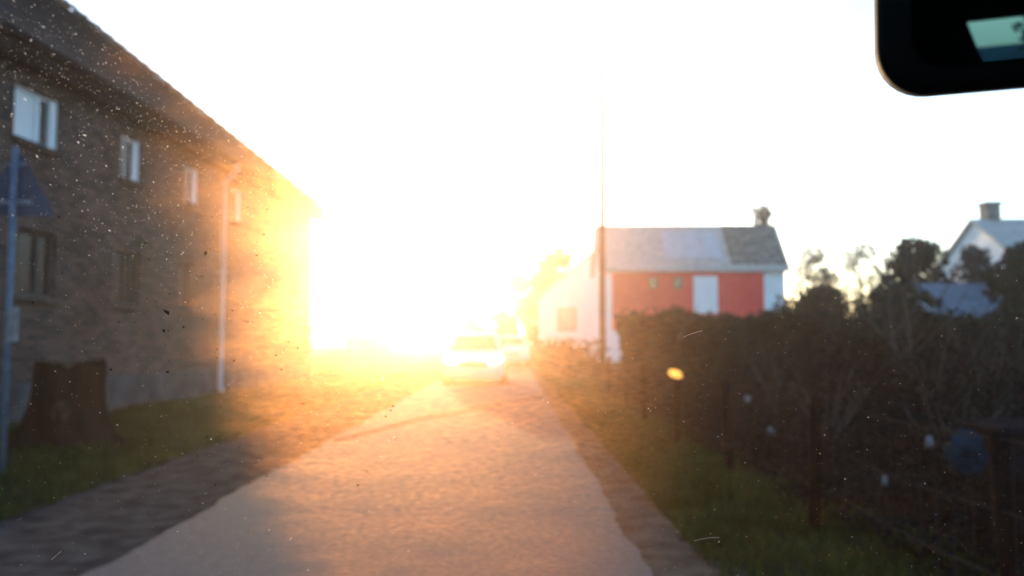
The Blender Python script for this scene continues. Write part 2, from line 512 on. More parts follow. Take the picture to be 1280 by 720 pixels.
# ------------------------------------------------------------------ stump, traffic sign
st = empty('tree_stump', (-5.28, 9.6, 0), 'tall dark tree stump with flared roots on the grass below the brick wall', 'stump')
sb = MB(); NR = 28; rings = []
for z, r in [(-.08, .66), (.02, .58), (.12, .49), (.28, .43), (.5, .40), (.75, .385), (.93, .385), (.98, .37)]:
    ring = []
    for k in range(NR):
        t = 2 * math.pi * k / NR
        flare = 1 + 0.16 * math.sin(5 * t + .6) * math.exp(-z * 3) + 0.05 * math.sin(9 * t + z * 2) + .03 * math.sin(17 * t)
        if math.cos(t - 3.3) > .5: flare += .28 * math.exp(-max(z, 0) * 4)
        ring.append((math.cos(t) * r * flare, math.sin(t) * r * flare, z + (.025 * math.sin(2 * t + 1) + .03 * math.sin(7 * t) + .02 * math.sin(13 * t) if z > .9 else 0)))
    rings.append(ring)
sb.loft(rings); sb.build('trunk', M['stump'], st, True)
cb_ = MB(); cb_.loft([[(p[0] * .93, p[1] * .93, p[2] + .004) for p in rings[-1]], [(p[0] * .5, p[1] * .5, .97) for p in rings[-1]]]); cb_.build('cut_top', M['cut'], st)
sc_ = MB(); sc_.loft([[(.12 + .11 * math.cos(t) * s_, -.40 + dy, .42 + .15 * math.sin(t) * s_) for t in [2 * math.pi * k / 9 for k in range(9)]] for s_, dy in ((1, .02), (.8, -.012))])
o = sc_.build('bark_scar', M['cut'], st); o['label'] = 'lighter patch of bare brown wood'

sg = empty('traffic_sign', (-4.66, 7.4, 0), 'blue grey back of a triangular traffic sign on a thin steel post', 'traffic sign')
pb = MB(); pb.tube([(0, 0, -.1), (0, 0, 3.06)], .03, 12); pb.build('post', M['steel'], sg, True)
tb = MB()
def tri(z, s, y):
    out = []; hgt = .66 * s; c0 = Vector((0, y, 2.66))
    cs = [Vector((0, 0, hgt * .62)), Vector((-.38 * s, 0, -hgt * .38)), Vector((.38 * s, 0, -hgt * .38))]
    for i in range(3):
        for k in (-1, 0, 1):
            a = cs[i]; n_ = cs[(i + (1 if k > 0 else -1)) % 3]
            out.append(c0 + a.lerp(n_, .07 if k else .02))
    return out
tb.loft([tri(0, 1, .045), tri(0, 1, .05), tri(0, .93, .05), tri(0, .93, .046)], True)
tb.build('sign_plate', M['signback'], sg)
for z in (2.52, 2.88):
    q = MB(); q.box(-.16 if z < 2.7 else -.08, .16 if z < 2.7 else .08, .026, .046, z, z + .04); q.build('clamp', M['steel'], sg)
q = MB(); q.box(.02, .12, -.045, -.032, 1.23, 1.55); q.build('notice_plate', M['pale'], sg, bevel=.004)

# ------------------------------------------------------------------ right-hand fence
fn = empty('wire_fence', (2.0, 0, 0), 'low wire fence on dark posts between the right verge and the garden', 'fence')
FY = [1.3, 3.3, 5.3, 7.5, 9.75, 12.0, 14.2, 16.4]
pm = None
for k, y in enumerate(FY):
    if pm is None:
        q = MB(); q.tube([(0, 0, -.15), (0, 0, .86), (0, 0, .885)], [.036, .034, .02], 10)
        o = q.build('fence_post', M['post'], fn, True); pm = o.data
    else:
        o = bpy.data.objects.new('fence_post', pm); COL.objects.link(o); o.parent = fn
    o.location = (0.03 * math.sin(k * 2.3), y, 0); o.rotation_euler = (0.02 * math.sin(k * 4), .03 * math.cos(k * 3), 0)
for z, r in ((.84, .005), (.55, .004), (.28, .004)):
    q = MB(); q.tube([(0.02 * math.sin(i), FY[0] + i * .5, z - .012 * math.sin(i * 1.4)) for i in range(31)], r, 5)
    q.build('wire', M['wire'], fn)
q = MB()
for i in range(100):
    y = FY[0] + i * .15
    q.tube([(.012, y, .05), (.012, y, .83)], .0022, 4, False)
o = q.build('mesh_wires', M['wire'], fn); o['kind'] = 'stuff'

lampo = empty('marker_lamp', (1.96, 9.62, 0), 'small glowing amber marker lamp on a thin stake beside the fence', 'lamp')
q = MB(); q.tube([(0, 0, -.1), (0, 0, .80)], .014, 8); q.build('stake', M['post'], lampo)
q = MB(); ringf = lambda y, s: [(.085 * s * math.cos(t), y, .845 + .052 * s * math.sin(t) - .02 * math.cos(t)) for t in [2 * math.pi * k / 14 for k in range(14)]]
q.loft([ringf(-.03, .6), ringf(-.022, .9), ringf(0, 1), ringf(.02, 1)]); q.build('lens', M['amber'], lampo, True)
q = MB(); q.box(-.06, .06, .02, .045, .80, .89); q.build('housing', M['black'], lampo, bevel=.006)

# ------------------------------------------------------------------ hedge and undergrowth
hd = empty('hedge', (0, 0, 0), 'long dark clipped hedge in front of the red house', 'hedge')
hb = MB(); rings = []
hx = np.linspace(2.6, 13.5, 24)
for x in hx:
    yy = 18.6 + .12 * (x - 2.6); hh = 1.62 + .06 * math.sin(x * 2.1) + .1 * min(1, (x - 2.6))
    rings.append([(x, yy - .4, -.05), (x, yy - .42, hh * .6), (x, yy - .3, hh - .12), (x, yy, hh - .05), (x, yy + .4, hh - .2), (x, yy + .4, -.05)])
hb.loft(rings); hb.build('branches', M['core'], hd)
n = 26000
x = 2.45 + 11.2 * rng.random(n); yy = 18.6 + .12 * (x - 2.6)
side = rng.random(n)
z = np.where(side < .62, 1.75 * rng.random(n), 1.66 + .1 * rng.normal(size=n) + .07 * np.sin(x * 2.1) + .05 * np.sin(x * 5.3))
dy = np.where(side < .62, -.45 + .1 * rng.normal(size=n), -.5 + 1.0 * rng.random(n))
leaves_mesh('foliage', np.stack([x, yy + dy, z], 1), .075, M['hedge'], hd)

n = 90000
x = 2.15 + 9.5 * rng.random(n) ** 1.2; y = 2.5 + 15.3 * rng.random(n)
z = (.22 + .22 * np.sin(x * 1.9 + y) * np.sin(y * 1.3) + .12 * (x - 2)).clip(.05, 1.0) * rng.random(n) * 1.5
o = leaves_mesh('undergrowth', np.stack([x, y, z], 1), .030, M['leafb'], None, kind='stuff')
tag(o, 'tangled dark brown undergrowth behind the wire fence', 'undergrowth')

def bare_shrub(x, y, h, sp, n, label, seed):
    r_ = random.Random(seed)
    t = empty('bare_shrub', (x, y, 0), label, 'shrub', 'bare shrubs in the garden behind the fence')
    q = MB()
    for k in range(n):
        a = r_.uniform(0, 6.283); rr = sp * r_.uniform(.2, 1); hh = h * r_.uniform(.55, 1)
        p1 = Vector((rr * .25 * math.cos(a), rr * .25 * math.sin(a), hh * .45)); p2 = Vector((rr * math.cos(a), rr * math.sin(a), hh))
        q.tube([(r_.uniform(-.06, .06), r_.uniform(-.06, .06), -.05), p1, p2], [.016, .011, .004], 5, False)
        for j in range(4):
            p = p1.lerp(p2, r_.uniform(0, .8)); e = p + Vector((r_.uniform(-.3, .3), r_.uniform(-.3, .3), r_.uniform(.1, .4))) * (h * .5)
            q.tube([p, e], [.006, .002], 4, False)
    q.build('stems', M['bark'], t)
    pts = []
    for k in range(int(n * 26)):
        a = r_.uniform(0, 6.283); u = r_.random() ** .6
        pts.append((sp * u * math.cos(a) * r_.uniform(.3, 1.1), sp * u * math.sin(a) * r_.uniform(.3, 1.1), h * u * r_.uniform(.6, 1.05)))
    leaves_mesh('twigs', pts, .024, M['leafb'], t, kind='stuff')
    return t
SH = [(3.3, 6.0, 1.0, .5, 12, 'low bare shrub just behind the second visible fence post'),
      (3.0, 4.2, .95, .5, 12, 'bare shrub at the right edge behind the nearest fence post'),
      (3.2, 8.2, 1.1, .5, 12, 'bare shrub in the dark garden right of the amber lamp'),
      (4.6, 8.8, 1.5, .6, 14, 'taller bare shrub in the middle of the dark garden'),
      (5.6, 9.5, 1.7, .7, 14, 'wide bare shrub below the round tree'),
      (3.9, 12.0, 1.3, .6, 12, 'bare shrub in front of the dark hedge'),
      (7.2, 11.5, 1.9, .8, 14, 'tall bare shrub at the right edge below the grey shed roof')]
for k, s in enumerate(SH): bare_shrub(*s, seed=20 + k)

def sapling(x, y, h, label, seed):
    r_ = random.Random(seed)
    t = empty('bare_sapling', (x, y, 0), label, 'tree', 'bare saplings in front of the right trees')
    q = MB(); q.tube([(0, 0, -.1), (.05, 0, h * .4), (-.03, .02, h * .75), (.02, 0, h)], [.05, .042, .03, .008], 7)
    for k in range(16):
        z = h * r_.uniform(.3, .95); a = r_.uniform(0, 6.28); L = (h - z) * .5 + .3
        q.tube([(0, 0, z), (L * .5 * math.cos(a), L * .5 * math.sin(a), z + L * .5), (L * .8 * math.cos(a), L * .8 * math.sin(a), z + L)], [.018, .011, .003], 5, False)
    q.build('trunk', M['bark'], t); return t
sapling(6.1, 12.9, 2.6, 'thin pale bare sapling, left one of the pair below the round tree', 3)
sapling(6.7, 13.6, 3.0, 'thin bare sapling, right one of the pair below the round tree', 5)

# small things in the garden
def crumple(name, label, cat, loc, sx, sy, sz, m, seed):
    r_ = random.Random(seed); q = MB(); rings = []
    for i in range(7):
        u = i / 6; pr = (math.sin(math.pi * (0.12 + u * .8))) ** .6
        rings.append([(sx * pr * math.cos(t) * (1 + r_.uniform(-.38, .38)), sy * pr * math.sin(t) * (1 + r_.uniform(-.22, .22)), sz * u + r_.uniform(-.02, .02) * (0 < i)) for t in [2 * math.pi * k / 14 for k in range(14)]])
    q.loft(rings); o = q.build(name, m, None, True); o.location = loc
    return tag(o, label, cat)
crumple('plastic_sack', 'crumpled blue plastic sack behind the fence beside the nearest post', 'sack', (2.70, 4.8, .44), .10, .08, .27, M['blue'], 2)
crumple('plastic_bag', 'small pale crumpled bag lying left of the blue sack', 'bag', (2.47, 4.78, .62), .02, .018, .05, M['pale'], 4)
crumple('plastic_bag', 'pale scrap caught highest in the shrubs near the amber lamp', 'bag', (2.40, 8.2, .62), .028, .025, .06, M['pale'], 5)
crumple('plastic_bag', 'pale scrap low in the shrubs between the amber lamp and the second post', 'bag', (2.34, 7.3, .40), .028, .025, .05, M['pale'], 6)
crumple('plastic_bag', 'pale bluish scrap in the weeds right of the thin middle post', 'bag', (2.30, 5.0, .35), .015, .014, .06, M['pale'], 8)
bx = empty('storage_box', (3.25, 5.0, 0), 'dark grey box with a lid behind the fence at the right edge', 'box')
q = MB(); q.box(-.32, .32, -.25, .25, -.02, .68); q.build('body', M['darkbox'], bx, bevel=.02)
q = MB(); q.box(-.35, .35, -.28, .28, .683, .74); q.build('lid', M['darkbox'], bx, bevel=.02)

# ------------------------------------------------------------------ utility pole
up = empty('utility_pole', (2.08, 18.4, 0), 'tall thin wooden utility pole beside the road in front of the red house', 'utility pole')
q = MB(); q.tube([(0, 0, -.2), (0.0, 0, 2.5), (.03, 0, 5), (.05, 0, 7.75)], [.08, .07, .056, .042], 12); q.build('shaft', M['pole'], up, True)

# ------------------------------------------------------------------ red house and other houses
def gable_house(name, label, x0, x1, y0, y1, eave, ridge, wallm, roofm, along='x', ov=.25):
    h = empty(name, ((x0 + x1) / 2, (y0 + y1) / 2, 0), label, 'house')
    hx_, hy = (x1 - x0) / 2, (y1 - y0) / 2
    q = MB()
    if along == 'x':
        v = [(-hx_, -hy, -.1), (hx_, -hy, -.1), (hx_, hy, -.1), (-hx_, hy, -.1), (-hx_, -hy, eave), (hx_, -hy, eave), (hx_, hy, eave), (-hx_, hy, eave), (-hx_, 0, ridge), (hx_, 0, ridge)]
        q.add(v, [(0, 1, 5, 4), (1, 2, 6, 9, 5), (2, 3, 7, 6), (3, 0, 4, 8, 7)])
    else:
        v = [(-hx_, -hy, -.1), (hx_, -hy, -.1), (hx_, hy, -.1), (-hx_, hy, -.1), (-hx_, -hy, eave), (hx_, -hy, eave), (hx_, hy, eave), (-hx_, hy, eave), (0, -hy, ridge), (0, hy, ridge)]
        q.add(v, [(0, 1, 5, 8, 4), (1, 2, 6, 5), (2, 3, 7, 9, 6), (3, 0, 4, 7)])
    q.build('wall', wallm, h)
    q = MB(); th = .16
    if along == 'x':
        s = (ridge - eave) / hy
        for sg_ in (-1, 1):
            ye = sg_ * (hy + ov); ze = eave - s * ov + .02
            rr = [(ye, ze), (0, ridge + .02), (0, ridge + .02 + th), (ye, ze + th)]
            q.loft([[(-hx_ - ov, a, b_) for a, b_ in rr], [(hx_ + ov, a, b_) for a, b_ in rr]])
    else:
        s = (ridge - eave) / hx_
        for sg_ in (-1, 1):
            xe = sg_ * (hx_ + ov); ze = eave - s * ov + .02
            rr = [(xe, ze), (0, ridge + .02), (0, ridge + .02 + th), (xe, ze + th)]
            q.loft([[(a, -hy - ov, b_) for a, b_ in rr], [(a, hy + ov, b_) for a, b_ in rr]])
    rf = q.build('roof', roofm, h)
    return h, rf, s

def far_window(h, x, y, w, hh, z, frame=M['pvc']):
    q = MB(); f = .08
    q.box(x - w / 2, x - w / 2 + f, y - .05, y + .03, z, z + hh); q.box(x + w / 2 - f, x + w / 2, y - .05, y + .03, z, z + hh)
    q.box(x - w / 2 + f, x + w / 2 - f, y - .047, y + .03, z, z + f); q.box(x - w / 2 + f, x + w / 2 - f, y - .047, y + .03, z + hh - f, z + hh)
    wo = q.build('window', frame, h)
    q = MB(); q.box(x - w / 2 + f, x + w / 2 - f, y - .02, y + .02, z + f, z + hh - f); q.build('pane', M['glass'], wo)
    return wo

RY = 45.0
rh, rrf, slope = gable_house('red_house', 'red and white rendered house with grey tiled roof behind the hedge', 5.1, 15.4, RY, RY + 4.2, 5.35, 7.85, M['white'], M['roofg'])
cx, hyy = 10.25, 2.1
q = MB(); q.box(5.65 - cx, 14.2 - cx, -hyy - .05, -hyy + .02, 1.8, 5.22); q.build('red_facing', M['red'], rh)
for wx in (7.95, 9.35):
    far_window(rh, wx - cx, -hyy - .06, .5, .65, 4.15, M['roofd'])
dq = MB(); X = 10.9 - cx; yq = -hyy - .055
dq.box(X - .68, X - .55, yq - .06, yq, 2.75, 4.85); dq.box(X + .55, X + .68, yq - .06, yq, 2.75, 4.85); dq.box(X - .55, X + .55, yq - .057, yq, 4.7, 4.85); dq.box(X - .55, X + .55, yq - .057, yq, 2.75, 2.9); dq.box(X - .04, X + .04, yq - .054, yq, 2.9, 4.7)
do = dq.build('window', M['white'], rh)
for a in (-.55, .04):
    q = MB(); q.box(X + a, X + a + .51, yq - .03, yq - .01, 2.9, 4.7); q.build('pane', M['white_pane'], do)
def on_roof(x0, x1, t0, t1, m, name, lift=.19, th=.05):
    rise = 7.85 - 5.35; q = MB()
    f = lambda x, t, l: (x - cx, -hyy + t * hyy, 5.35 + rise * t + .02 + l)
    q.loft([[f(x0, t0, lift), f(x1, t0, lift), f(x1, t1, lift), f(x0, t1, lift)], [f(x0, t0, lift + th), f(x1, t0, lift + th), f(x1, t1, lift + th), f(x0, t1, lift + th)]])
    return q.build(name, m, rrf)
for k in range(3): on_roof(8.75 + k * 1.1, 9.79 + k * 1.1, .12, .8, M['panel'], 'roof_panel')
o = on_roof(12.4, 15.5, -.02, .97, M['roofd'], 'roof_patch'); o['label'] = 'darker mossy part of the roof'
q = MB(); q.tube([(-5.17, -hyy - .04, 5.2), (-5.17, -hyy - .04, .1)], .05, 8); q.build('downpipe', M['pipe'], rh)

wh, wrf, _ = gable_house('white_house', 'pale white gabled house half hidden behind the utility pole', 2.2, 9.6, 58, 66, 4.6, 7.6, M['white'], M['roofg'], 'y')
q = MB(); q.box(-2.6, -1.2, -4.06, -3.95, 1.9, 3.6); q.build('window', M['roofd'], wh)
q = MB(); q.box(-2.5, -1.3, -4.08, -4.062, 2.0, 3.5); q.build('shutter', M['roofg'], wh)

gh, grf, _ = gable_house('white_house', 'white gabled house with a chimney at the right edge behind the trees', 26.5, 35, 41, 50, 5.2, 8.0, M['white'], M['roofg'], 'x')
q = MB(); q.box(-.38, .38, -.4, .4, 7.2, 9.0); q.box(-.45, .45, -.47, .47, 9.0, 9.15); o = q.build('chimney', M['roofd'], grf); o.location = (-3.2, .2, 0)
far_window(gh, -2, -4.55, 1.1, 1.3, 3)
far_window(gh, 1.4, -4.55, 1.1, 1.3, 3)
sh, srf, _ = gable_house('garden_shed', 'low garden shed with a blue grey sloping roof below the round tree', 12.9, 15.9, 24.4, 28.6, 2.0, 2.95, M['core'], M['roofg'], 'x')
M['slateb'] = mat("blue_grey_sheet", (0.13, 0.15, 0.18), 0.55, 2, (0.18, 0.2, 0.24)); srf.data.materials[0] = M['slateb']
sh['category'] = 'shed'
q = MB(); q.box(-.5, .4, -2.13, -2.08, 0, 1.85); q.build('door', M['bark'], sh)
q = MB(); q.add([(-1.79, -2.3, 1.98), (-1.72, -2.3, 1.98), (-1.72, 0, 3.12), (-1.79, 0, 3.12), (-1.79, -2.3, 2.2), (-1.72, -2.3, 2.2), (-1.72, 0, 3.2), (-1.79, 0, 3.2)], [(0, 3, 2, 1), (4, 5, 6, 7), (0, 1, 5, 4), (1, 2, 6, 5), (2, 3, 7, 6), (3, 0, 4, 7)]); q.build('verge_board', M['white'], sh)

# ------------------------------------------------------------------ trees
G = 'trees standing behind the houses and the hedge'
tree('round_tree', 'round dense tree rising above the grey shed roof', 14.6, 29, 4.9, 1.75, 5200, .10, M['leaf'], G, .3, .13, 1)
tree('evergreen_bush', 'broad dark evergreen bush right of the red house', 10.2, 26.5, 3.0, 1.7, 5200, .10, M['leaf'], G, .05, .08, 2)
tree('evergreen_bush', 'dark evergreen bush below the gap between red house and round tree', 12.2, 25.5, 3.1, 1.6, 5000, .10, M['leaf'], G, .05, .08, 3)
tree('evergreen_bush', 'tall dark evergreen bush at the right edge beside the shed', 13.5, 20.5, 3.1, 1.7, 6000, .09, M['leaf'], G, .03, .08, 4)
tree('evergreen_bush', 'dark evergreen bush farthest right in front of the white gabled house', 16.2, 25.0, 4.3, 1.7, 6000, .10, M['leaf'], G, .05, .1, 5)
tree('evergreen_bush', 'low dark bush in front of the shed door', 11.0, 21.0, 1.9, 1.5, 4200, .09, M['leaf'], G, .03, .06, 8)
tree('loose_tree', 'loose tree between the round tree and the chimney house', 21.0, 36.5, 5.6, 1.5, 2600, .10, M['leafb'], G, .3, .12, 6, twigs=8)
tree('small_tree', 'small tree whose top shows above the right end of the red house roof', 17.4, 55, 10.6, 1.6, 3000, .12, M['leafb'], G, .4, .16, 9, twigs=8)
tree('bare_tree', 'bare tree in the pale gap right of the red house, leftmost', 23.5, 62, 8.6, 2.2, 1800, .12, M['leafb'], G, .25, .16, 10, twigs=10)
tree('bare_tree', 'bare tree in the pale gap left of the round tree', 28.0, 64, 9.2, 2.4, 1800, .12, M['leafb'], G, .25, .18, 11, twigs=10)
tree('bare_tree', 'bare tree between the pale gap and the red house wall', 21.2, 54, 6.2, 1.6, 1500, .12, M['leafb'], G, .25, .14, 12, twigs=10)
tree('roadside_tree', 'pale hazy tree left of the red house behind the white gable', 4.4, 74, 9.8, 3.2, 3600, .18, M['leafb'], G, .25, .22, 13, twigs=6)
tree('roadside_tree', 'broad hazy tree behind the second car in the glare', 2.6, 84, 8.4, 3.0, 3600, .18, M['leafb'], G, .15, .2, 18, twigs=6)
tree('roadside_tree', 'hazy tree where the road runs out into the glare', .4, 92, 9.0, 3.6, 3600, .2, M['leafb'], G, .2, .24, 14, twigs=6)
tree('roadside_tree', 'hazy tree left of the road end in the glare', -5.5, 98, 7.6, 3.8, 3600, .2, M['leafb'], G, .2, .24, 15, twigs=6)
tree('roadside_tree', 'hazy tree beyond the far end of the brick building', -16.5, 88, 6.5, 3.6, 3400, .2, M['leafb'], G, .2, .24, 16, twigs=6)
tree('roadside_tree', 'low hazy tree just right of the brick building end', -12.0, 70, 4.3, 2.4, 2600, .16, M['leafb'], G, .15, .2, 17, twigs=6)
n = 16000
x = -90 + 190 * rng.random(n); y = 130 + 18 * rng.random(n); z = (5.5 + 1.8 * np.sin(x * .21) + 1.2 * np.sin(x * .53)) * rng.random(n) ** .7
tag(leaves_mesh('woodland', np.stack([x, y, z], 1), .42, M['leafb'], None, kind='stuff'), 'distant low wood along the horizon fading in the haze', 'woodland')
n = 3600
x = 1.5 + 1.5 * rng.random(n); y = 24 + 30 * rng.random(n); z = (1.0 + .3 * np.sin(y)) * rng.random(n)
tag(leaves_mesh('weeds', np.stack([x, y, z], 1), .09, M['leafb'], None, kind='stuff'), 'weeds along the verge beyond the utility pole', 'weeds')

# ------------------------------------------------------------------ oncoming cars
def make_car(name, label, x, y, paint, lit=True):
    c = empty(name, (x, y, 0), label, 'car', 'cars coming along the road')
    # front at local y = 0, body runs to +y
    def sec(yy, zb, zt, w, r=.10):
        pts = []
        for sx in (1, -1):
            seq = [(w * .90, zb), (w * .985, zb + .12), (w, zb + (zt - zb) * .55), (w * .965, zt - r * .55), (w * .86, zt)]
            if sx < 0: seq = seq[::-1]
            pts += [(sx * px_, yy, pz) for px_, pz in seq]
        return pts
    q = MB()
    q.loft([sec(-.02, .30, .62, .62), sec(.05, .22, .72, .78), sec(.22, .19, .80, .85), sec(.6, .19, .88, .875), sec(1.1, .18, .95, .885), sec(2.0, .18, .94, .89), sec(3.2, .18, .95, .88), sec(3.85, .22, .94, .84), sec(4.05, .3, .86, .76)])
    q.build('body', paint, c, True)
    def ghs(yy, z, w): return [(-w, yy, z), (w, yy, z)]
    q = MB()
    rows = [(1.0, .94, .78), (1.35, 1.16, .70), (1.75, 1.40, .62), (2.1, 1.455, .60), (3.0, 1.45, .60), (3.6, 1.34, .60), (3.95, .93, .72)]
    rings = []
    for yy, zt, wt in rows:
        rings.append([(-.80, yy, .90), (-wt - (.80 - wt) * .5, yy, .90 + (zt - .9) * .55), (-wt, yy, zt - .02), (-wt * .6, yy, zt), (wt * .6, yy, zt), (wt, yy, zt - .02), (wt + (.80 - wt) * .5, yy, .90 + (zt - .9) * .55), (.80, yy, .90)])
    q.loft(rings); q.build('roof', paint, c, True)
    q = MB(); q.loft([[(-.66, 1.06, .985), (.66, 1.06, .985), (.56, 1.71, 1.385), (-.56, 1.71, 1.385)], [(-.66, 1.04, 1.0), (.66, 1.04, 1.0), (.56, 1.69, 1.40), (-.56, 1.69, 1.40)]]); q.build('windscreen', M['carglass'], c)
    for s in (-1, 1):
        q = MB(); q.loft([[(s * .80, 1.45, .98), (s * .80, 3.5, .98), (s * .66, 3.3, 1.33), (s * .66, 1.85, 1.33)], [(s * .815, 1.45, .985), (s * .815, 3.5, .985), (s * .675, 3.3, 1.335), (s * .675, 1.85, 1.335)]]); q.build('side_window', M['carglass'], c)
        q = MB(); rr = lambda yy, k: [(s * (.62 + .17 * k * math.cos(t) + .03 * math.sin(t)), yy + .18 * abs(math.cos(t)) * (1 if s * math.cos(t) * s > 0 else 0), .69 + .085 * k * math.sin(t)) for t in [2 * math.pi * j / 14 for j in range(14)]]
        q.loft([rr(.0, .8), rr(-.005, 1), rr(.12, 1)]); q.build('headlight', M['lamp'] if lit else M['pale'], c, True)
        q = MB(); q.loft([[(s * .86, 1.3, .98), (s * 1.0, 1.32, 1.0), (s * 1.0, 1.32, 1.12), (s * .86, 1.3, 1.1)], [(s * .86, 1.42, .98), (s * .98, 1.42, 1.0), (s * .98, 1.42, 1.12), (s * .86, 1.42, 1.1)]]); q.build('wing_mirror', paint, c, bevel=.02)
        for wy in (.82, 3.3):
            q = MB(); prof = [(.0, .19), (.0, .27), (.025, .305), (.16, .305), (.185, .27), (.185, .19)]
            vs = []; NS = 20
            for k in range(NS):
                t = 2 * math.pi * k / NS
                vs.append([(s * (.90 - a), wy + r_ * math.cos(t), .30 + r_ * math.sin(t)) for a, r_ in prof])
            q.loft(vs + [vs[0]], False); w = q.build('wheel', M['tyre'], c, True)
            q = MB(); q.tube([(s * .885, wy, .30), (s * .76, wy, .30)], .195, 18); q.build('rim', M['rim'], w)
    q = MB(); q.box(-.42, .42, -.035, .03, .55, .64); q.build('grille', M['black'], c, bevel=.015)
    q = MB(); q.box(-.6, .6, .0, .08, .27, .40); q.build('lower_grille', M['black'], c, bevel=.02)
    q = MB(); q.box(-.26, .26, -.05, -.036, .43, .54); q.build('number_plate', M['plate'], c)
    return c
make_car('oncoming_car', 'pale oncoming car with both headlights lit on the left side of the road', -1.05, 21.6, M['carpaint'])
c2 = make_car('oncoming_car', 'pale car half hidden behind the car with lit headlights', 0.0, 39.0, M['carpaint'], False)

# ------------------------------------------------------------------ the car the photo is taken from: mirror, cabin, windscreen
mc = Vector((0.2675, 0.285, 1.25 + 0.1378))
cabx = 0.30
tgt = Vector((.48, -2.35, 1.46))
nrm = ((cam.location - mc).normalized() + (tgt - mc).normalized()).normalized()
mir = bpy.data.objects.new('rear_view_mirror', None); COL.objects.link(mir)
tag(mir, 'black interior rear view mirror at the top right corner reflecting the rear window', 'mirror')
mir.location = mc
mir.rotation_euler = (-nrm).to_track_quat('Y', 'Z').to_euler()
def rrect(w, h, r, y, n=8):
    out = []
    for cx_, cz, a0 in ((w - r, h - r, 0), (-w + r, h - r, 90), (-w + r, -h + r, 180), (w - r, -h + r, 270)):
        for k in range(n + 1):
            t = R(a0 + 90 * k / n); out.append((cx_ + r * math.cos(t), y, cz + r * math.sin(t)))
    return out
MW, MH = .122, .037
q = MB(); q.loft([rrect(MW - .004, MH - .004, .017, -.004), rrect(MW, MH, .02, 0), rrect(MW, MH, .02, .012), rrect(MW - .012, MH - .01, .02, .028), rrect(MW - .03, MH - .02, .015, .034)])
q.build('housing', M['black'], mir, True)
q = MB(); q.loft([rrect(MW - .012, MH - .010, .012, -.0048), rrect(MW - .012, MH - .010, .012, -.0052)]); q.build('mirror_glass', M['mirror'], mir)
q = MB(); q.tube([(0, .03, .0), (0, .035, .05), (0, .03, .075)], [.012, .012, .02], 10); q.build('stem', M['black'], mir, True)

cab = empty('car_cabin', (cabx, 0, 0), 'dark interior of the car round the camera, behind the mirror view', 'car')
# rear shell with a trapezoid rear window, seen only in the mirror
q = MB()
o4 = [(-.9, .2), (.9, .2), (.9, 1.62), (-.9, 1.62)]
i4 = [(-.42, 1.245), (.42, 1.245), (.47, 1.385), (-.47, 1.385)]
def ring4(p, y): return [(a, y - (z - 1.2) * -.25, z) for a, z in p]
vs = ring4(o4, -2.4) + ring4(i4, -2.4)
q.add(vs, [(0, 1, 5, 4), (1, 2, 6, 5), (2, 3, 7, 6), (3, 0, 4, 7)])
q.build('rear_panel', M['cabin'], cab)
q = MB(); q.box(-.738, .738, -2.3, -.25, 1.50, 1.56); q.build('roof_lining', M['cabin'], cab)
for s in (-1, 1):
    q = MB(); q.box(min(s * .74, s * .80), max(s * .74, s * .80), -2.6, -.3, .2, 1.56); q.build('side_trim', M['cabin'], cab)
    q = MB(); q.loft([rrect(.13, .09, .05, -1.95), rrect(.13, .09, .05, -1.85)]); o = q.build('headrest', M['cabin'], cab, True); o.location = (s * .42, 0, 1.12)

# trees behind the car, seen in the mirror
tree('roadside_tree', 'tree on the road behind, seen only in the mirror', 1.9, -17, 5.2, 2.0, 1500, .16, M['leaf'], 'trees seen in the mirror', .2, .2, 31)
tree('roadside_tree', 'second tree behind, seen only in the mirror', -1.4, -30, 4.2, 2.2, 2200, .16, M['leaf'], 'trees seen in the mirror', .2, .2, 32)

# windscreen: raked curved pane whose volume is the film of dust that scatters the sun
def ws_pt(u, w):              # u across -1..1, w up 0..1
    z = 1.25 - .40 + .66 * w
    y = .45 - .9 * (z - 1.25) - .05 * u * u
    return Vector((cabx + .82 * u * (1 - .12 * w), y, z))
q = MB(); NU, NW = 16, 10; TH = .005
fr, bk = [], []
for j in range(NW + 1):
    for i in range(NU + 1):
        p = ws_pt(i / NU * 2 - 1, j / NW); fr.append(p); bk.append(p + Vector((0, .74, .67)) * TH)
W = NU + 1; n0 = len(fr)
fs = []
for j in range(NW):
    for i in range(NU):
        a = j * W + i; fs += [(a, a + 1, a + W + 1, a + W), (n0 + a, n0 + a + W, n0 + a + W + 1, n0 + a + 1)]
for i in range(NU):
    fs += [(i, n0 + i, n0 + i + 1, i + 1), (NW * W + i, NW * W + i + 1, n0 + NW * W + i + 1, n0 + NW * W + i)]
for j in range(NW):
    a = j * W; fs += [(a, a + W, n0 + a + W, n0 + a)]; a += NU; fs += [(a, n0 + a, n0 + a + W, a + W)]
q.add(fr + bk, fs)
FILM = 16.0
fm = bpy.data.materials.new("dusty_glass"); fm.use_nodes = True
t = fm.node_tree; t.nodes.remove(t.nodes["Principled BSDF"])
pv = t.nodes.new("ShaderNodeVolumePrincipled")
pv.inputs["Color"].default_value = (0.98, 0.50, 0.17, 1)  # dust tinted orange so the glow takes the low sun's colour
pv.inputs["Anisotropy"].default_value = 0.93
tc = t.nodes.new("ShaderNodeTexCoord")
mp = t.nodes.new("ShaderNodeMapping"); mp.inputs["Scale"].default_value = (9, 30, 30)
t.links.new(tc.outputs["Object"], mp.inputs[0])
nz = t.nodes.new("ShaderNodeTexNoise"); nz.inputs["Scale"].default_value = 1.3; nz.inputs["Detail"].default_value = 7; nz.inputs["Roughness"].default_value = .68
t.links.new(mp.outputs[0], nz.inputs["Vector"])
mr = t.nodes.new("ShaderNodeMapRange"); mr.inputs["From Min"].default_value = .3; mr.inputs["From Max"].default_value = .7
